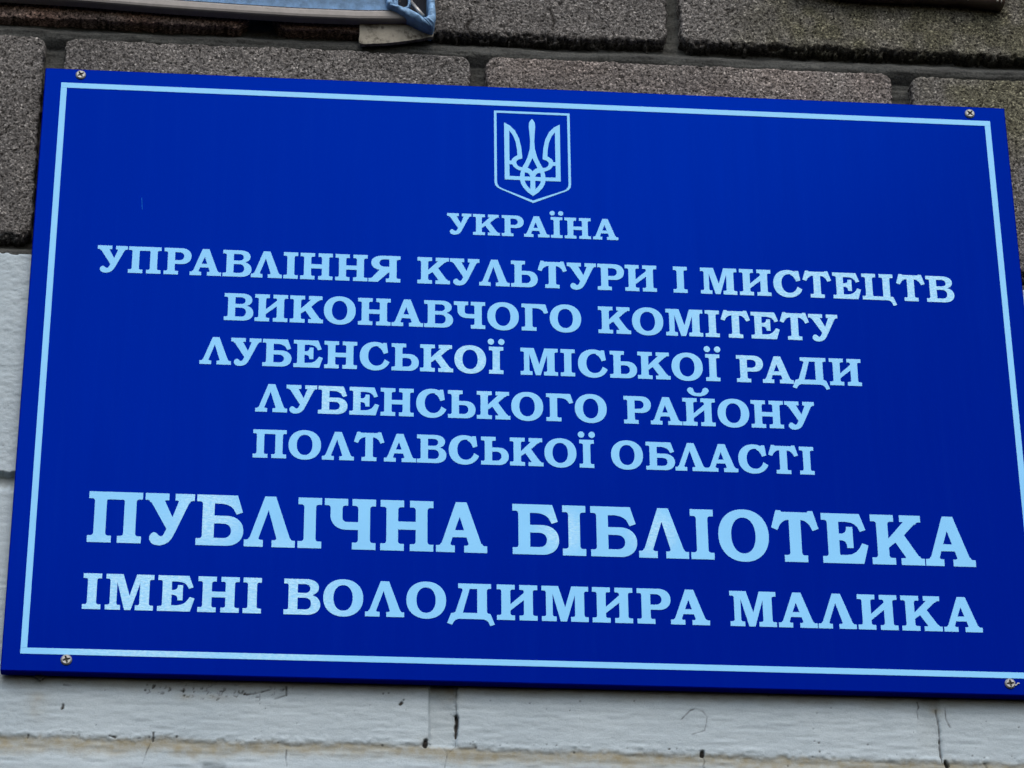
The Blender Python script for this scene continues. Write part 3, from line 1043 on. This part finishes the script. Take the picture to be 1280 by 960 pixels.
# the folded corner: a hem of thick cloth looped round the end of the batten
fo = spline([(-138, 520), (-137.8, 450), (-137.6, 384), (-137.3, 376), (-135.5, 370.5), (-127.6, 366.3), (-114, 357.9), (-102.3, 351.6), (-94.6, 348.7), (-92, 350.6), (-91.0, 357), (-90.6, 364), (-91.3, 375), (-91.9, 386), (-92, 450), (-92, 520)], 10)
fi = spline([(-133, 519), (-132.6, 450), (-132.3, 384), (-131.8, 377), (-130, 372), (-124, 369.6), (-117, 368.2), (-109.4, 363.8), (-105.2, 359.8), (-101.5, 358.4), (-98.6, 360.3), (-97.6, 364.5), (-97.8, 371), (-98.4, 384), (-98.5, 450), (-98.5, 519)], 10)
bm = bmesh.new()
n = len(fo)
Y0, Y1 = -21.0, 6.0
secs = []
for (ox, oz), (ix, iz) in zip(fo, fi):
    mx, mz = (ox + ix) / 2, (oz + iz) / 2
    pr = []
    for k, (t, y) in enumerate(((0, Y1), (0, Y0 + 9), (0, Y0 + 4), (.06, Y0 + 1.8), (.2, Y0 + .6), (.35, Y0 + .2), (.5, Y0), (.65, Y0 + .3), (.8, Y0 + .9), (.94, Y0 + 2.4), (1, Y0 + 5), (1, Y0 + 10), (1, Y1))):
        s_ = len(secs) * .8
        q1 = float(vn(np.array(s_), np.array(t * 9 + y * .35), 5.0, 71)) * .95 + float(vn(np.array(s_), np.array(t * 9 + y * .35), 2.1, 72)) * .45
        q2 = float(vn(np.array(s_), np.array(t * 9 + y * .35), 6.0, 73)) * .8
        pr.append(bm.verts.new(loc_mm(ox + (ix - ox) * t + q2 * .5, y + q1 * 1.5, oz + (iz - oz) * t + q1 * .55)))
    secs.append(pr)
for a, b in zip(secs[:-1], secs[1:]):
    m_ = len(a)
    for i in range(m_):
        bm.faces.new([a[i], a[(i + 1) % m_], b[(i + 1) % m_], b[i]])
bm.faces.new(secs[0])
bm.faces.new(secs[-1])
obj('folded_corner', bm, M_FABRIC, ban, smooth=True)
# near-black sheet added in the fold, painting the shade of its hollow
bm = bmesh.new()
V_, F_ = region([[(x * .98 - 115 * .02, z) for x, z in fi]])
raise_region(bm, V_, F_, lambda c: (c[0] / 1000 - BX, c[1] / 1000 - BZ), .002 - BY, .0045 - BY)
obj('hollow_shade', bm, mat_plain('dark_fold_shade', (.012, .016, .026), .8, 0, .2, .4, 150, .6), ban)
# an inner fold of the same cloth
for off, dy, nm in ((0, 0, 'inner_fold'), ):
    fo2 = spline([(-129.6, 519), (-129.3, 386), (-128.6, 378), (-126.4, 374), (-123.5, 372), (-119.5, 371.5), (-116.5, 373.5), (-115.4, 378), (-115.2, 386), (-115.2, 519)])
    bm = bmesh.new()
    pv = None
    for k, (x, z) in enumerate(fo2):
        a = fo2[max(k - 1, 0)]
        b = fo2[min(k + 1, len(fo2) - 1)]
        tx, tz = b[0] - a[0], b[1] - a[1]
        L_ = math.hypot(tx, tz)
        nx_, nz_ = -tz / L_, tx / L_
        ring = [bm.verts.new(loc_mm(x + nx_ * s, y, z + nz_ * s)) for s, y in ((-1, 4), (-1, -13), (0, -14.2), (1, -13), (1, 4))]
        if pv:
            for i in range(5):
                bm.faces.new([pv[i], pv[(i + 1) % 5], ring[(i + 1) % 5], ring[i]])
        else:
            bm.faces.new(ring)
        pv = ring
    bm.faces.new(pv)
    obj(nm, bm, M_FABRIC, ban, smooth=True)


def tube(bm, a, b, r, n=14, taper=1.0):
    a, b = Vector(a), Vector(b)
    d = (b - a).normalized()
    u = d.orthogonal().normalized()
    v = d.cross(u)
    ra = [bm.verts.new(a + (u * math.cos(2 * math.pi * k / n) + v * math.sin(2 * math.pi * k / n)) * r) for k in range(n)]
    rb = [bm.verts.new(b + (u * math.cos(2 * math.pi * k / n) + v * math.sin(2 * math.pi * k / n)) * r * taper) for k in range(n)]
    for k in range(n):
        bm.faces.new([ra[k], ra[(k + 1) % n], rb[(k + 1) % n], rb[k]])
    bm.faces.new(ra)
    bm.faces.new(rb)


bm = bmesh.new()
tube(bm, loc_mm(-114.5, -8, 383.5), loc_mm(-102.2, -15, 361.9), .0019)
bmesh.ops.bevel(bm, geom=[e for e in bm.edges if len(e.link_faces) == 2 and e.calc_face_angle(0) > 1], offset=.0004, segments=2, affect='EDGES')
obj('metal_rod', bm, M_STEEL, ban, smooth=True)
bm = bmesh.new()
V_, F_ = region([spline([(-161.7, 374), (-161.5, 366), (-161.2, 355), (-160.9, 342.8), (-148, 342.9), (-135, 344.2), (-122.6, 346.4), (-110, 349), (-100.2, 351.2)], 4) + [(-99.6, 351.9), (-92.2, 353.4), (-91.4, 358), (-91.6, 374)]])
raise_region(bm, V_, F_, lambda c: (c[0] / 1000 - BX, c[1] / 1000 - .0064 - BZ), -.0035 - BY, .0012 - BY)
obj('lath', bm, M_LATH, ban)

# ------------------------------------------------------------------ dark strip at the upper right
pl = thing('dark_strip', 'dark brown glossy strip with pale flakes, fixed to the wall at upper right', 'strip', (.38, 0, ZOFF + .42))
lo = spline([(255, 425), (283, 420.2), (320, 416.2), (360, 416.8), (415, 416.2), (449, 413.9), (459.6, 412.7)], 10)
prev = None
bm = bmesh.new()
for k, (x, z) in enumerate(lo):
    zt = 470 - (x - 225) * .02
    wv = .8 * math.sin(x * .09) + .5 * math.sin(x * .23 + 1)
    pr = [(11.5, z + 1.5), (4, z + .6), (-1 + wv * .3, z), (-5 + wv * .5, z + 1.6), (-7.5 + wv, z + 5), (-8 + wv, z + 10), (-7 + wv, z + 26), (-6, zt), (11.5, zt)]
    ring = [bm.verts.new((x / 1000 - .38, y / 1000, zz / 1000 - .42)) for y, zz in pr]
    if prev:
        for i in range(len(ring)):
            bm.faces.new([prev[i], prev[(i + 1) % len(ring)], ring[(i + 1) % len(ring)], ring[i]])
    else:
        bm.faces.new(ring)
    prev = ring
bm.faces.new(prev)
obj('strip_body', bm, M_PLATE, pl, smooth=True)
for x, z, a, b_ in ((327, 408.6, 6.0, .7), (369.5, 410.8, 3.2, .9), (407.7, 411.2, 2.0, 1.3), (424, 410.4, 1.1, 1.0), (452, 410.3, 1.6, 1.6), (456, 409.5, .9, 1.5)):
    bm = bmesh.new()
    bmesh.ops.create_icosphere(bm, subdivisions=2, radius=1, matrix=Matrix.Translation((x / 1000 - .38, -.0042, z / 1000 - .42 + .0058)) @ Matrix.Diagonal((a / 1000, .0022, b_ / 1000, 1)))
    for i, v in enumerate(bm.verts):
        v.co += Vector((math.sin(i * 7.1), math.sin(i * 3.3), math.sin(i * 5.7))) * .00025
    obj('flake', bm, M_CHIP, pl, smooth=True)
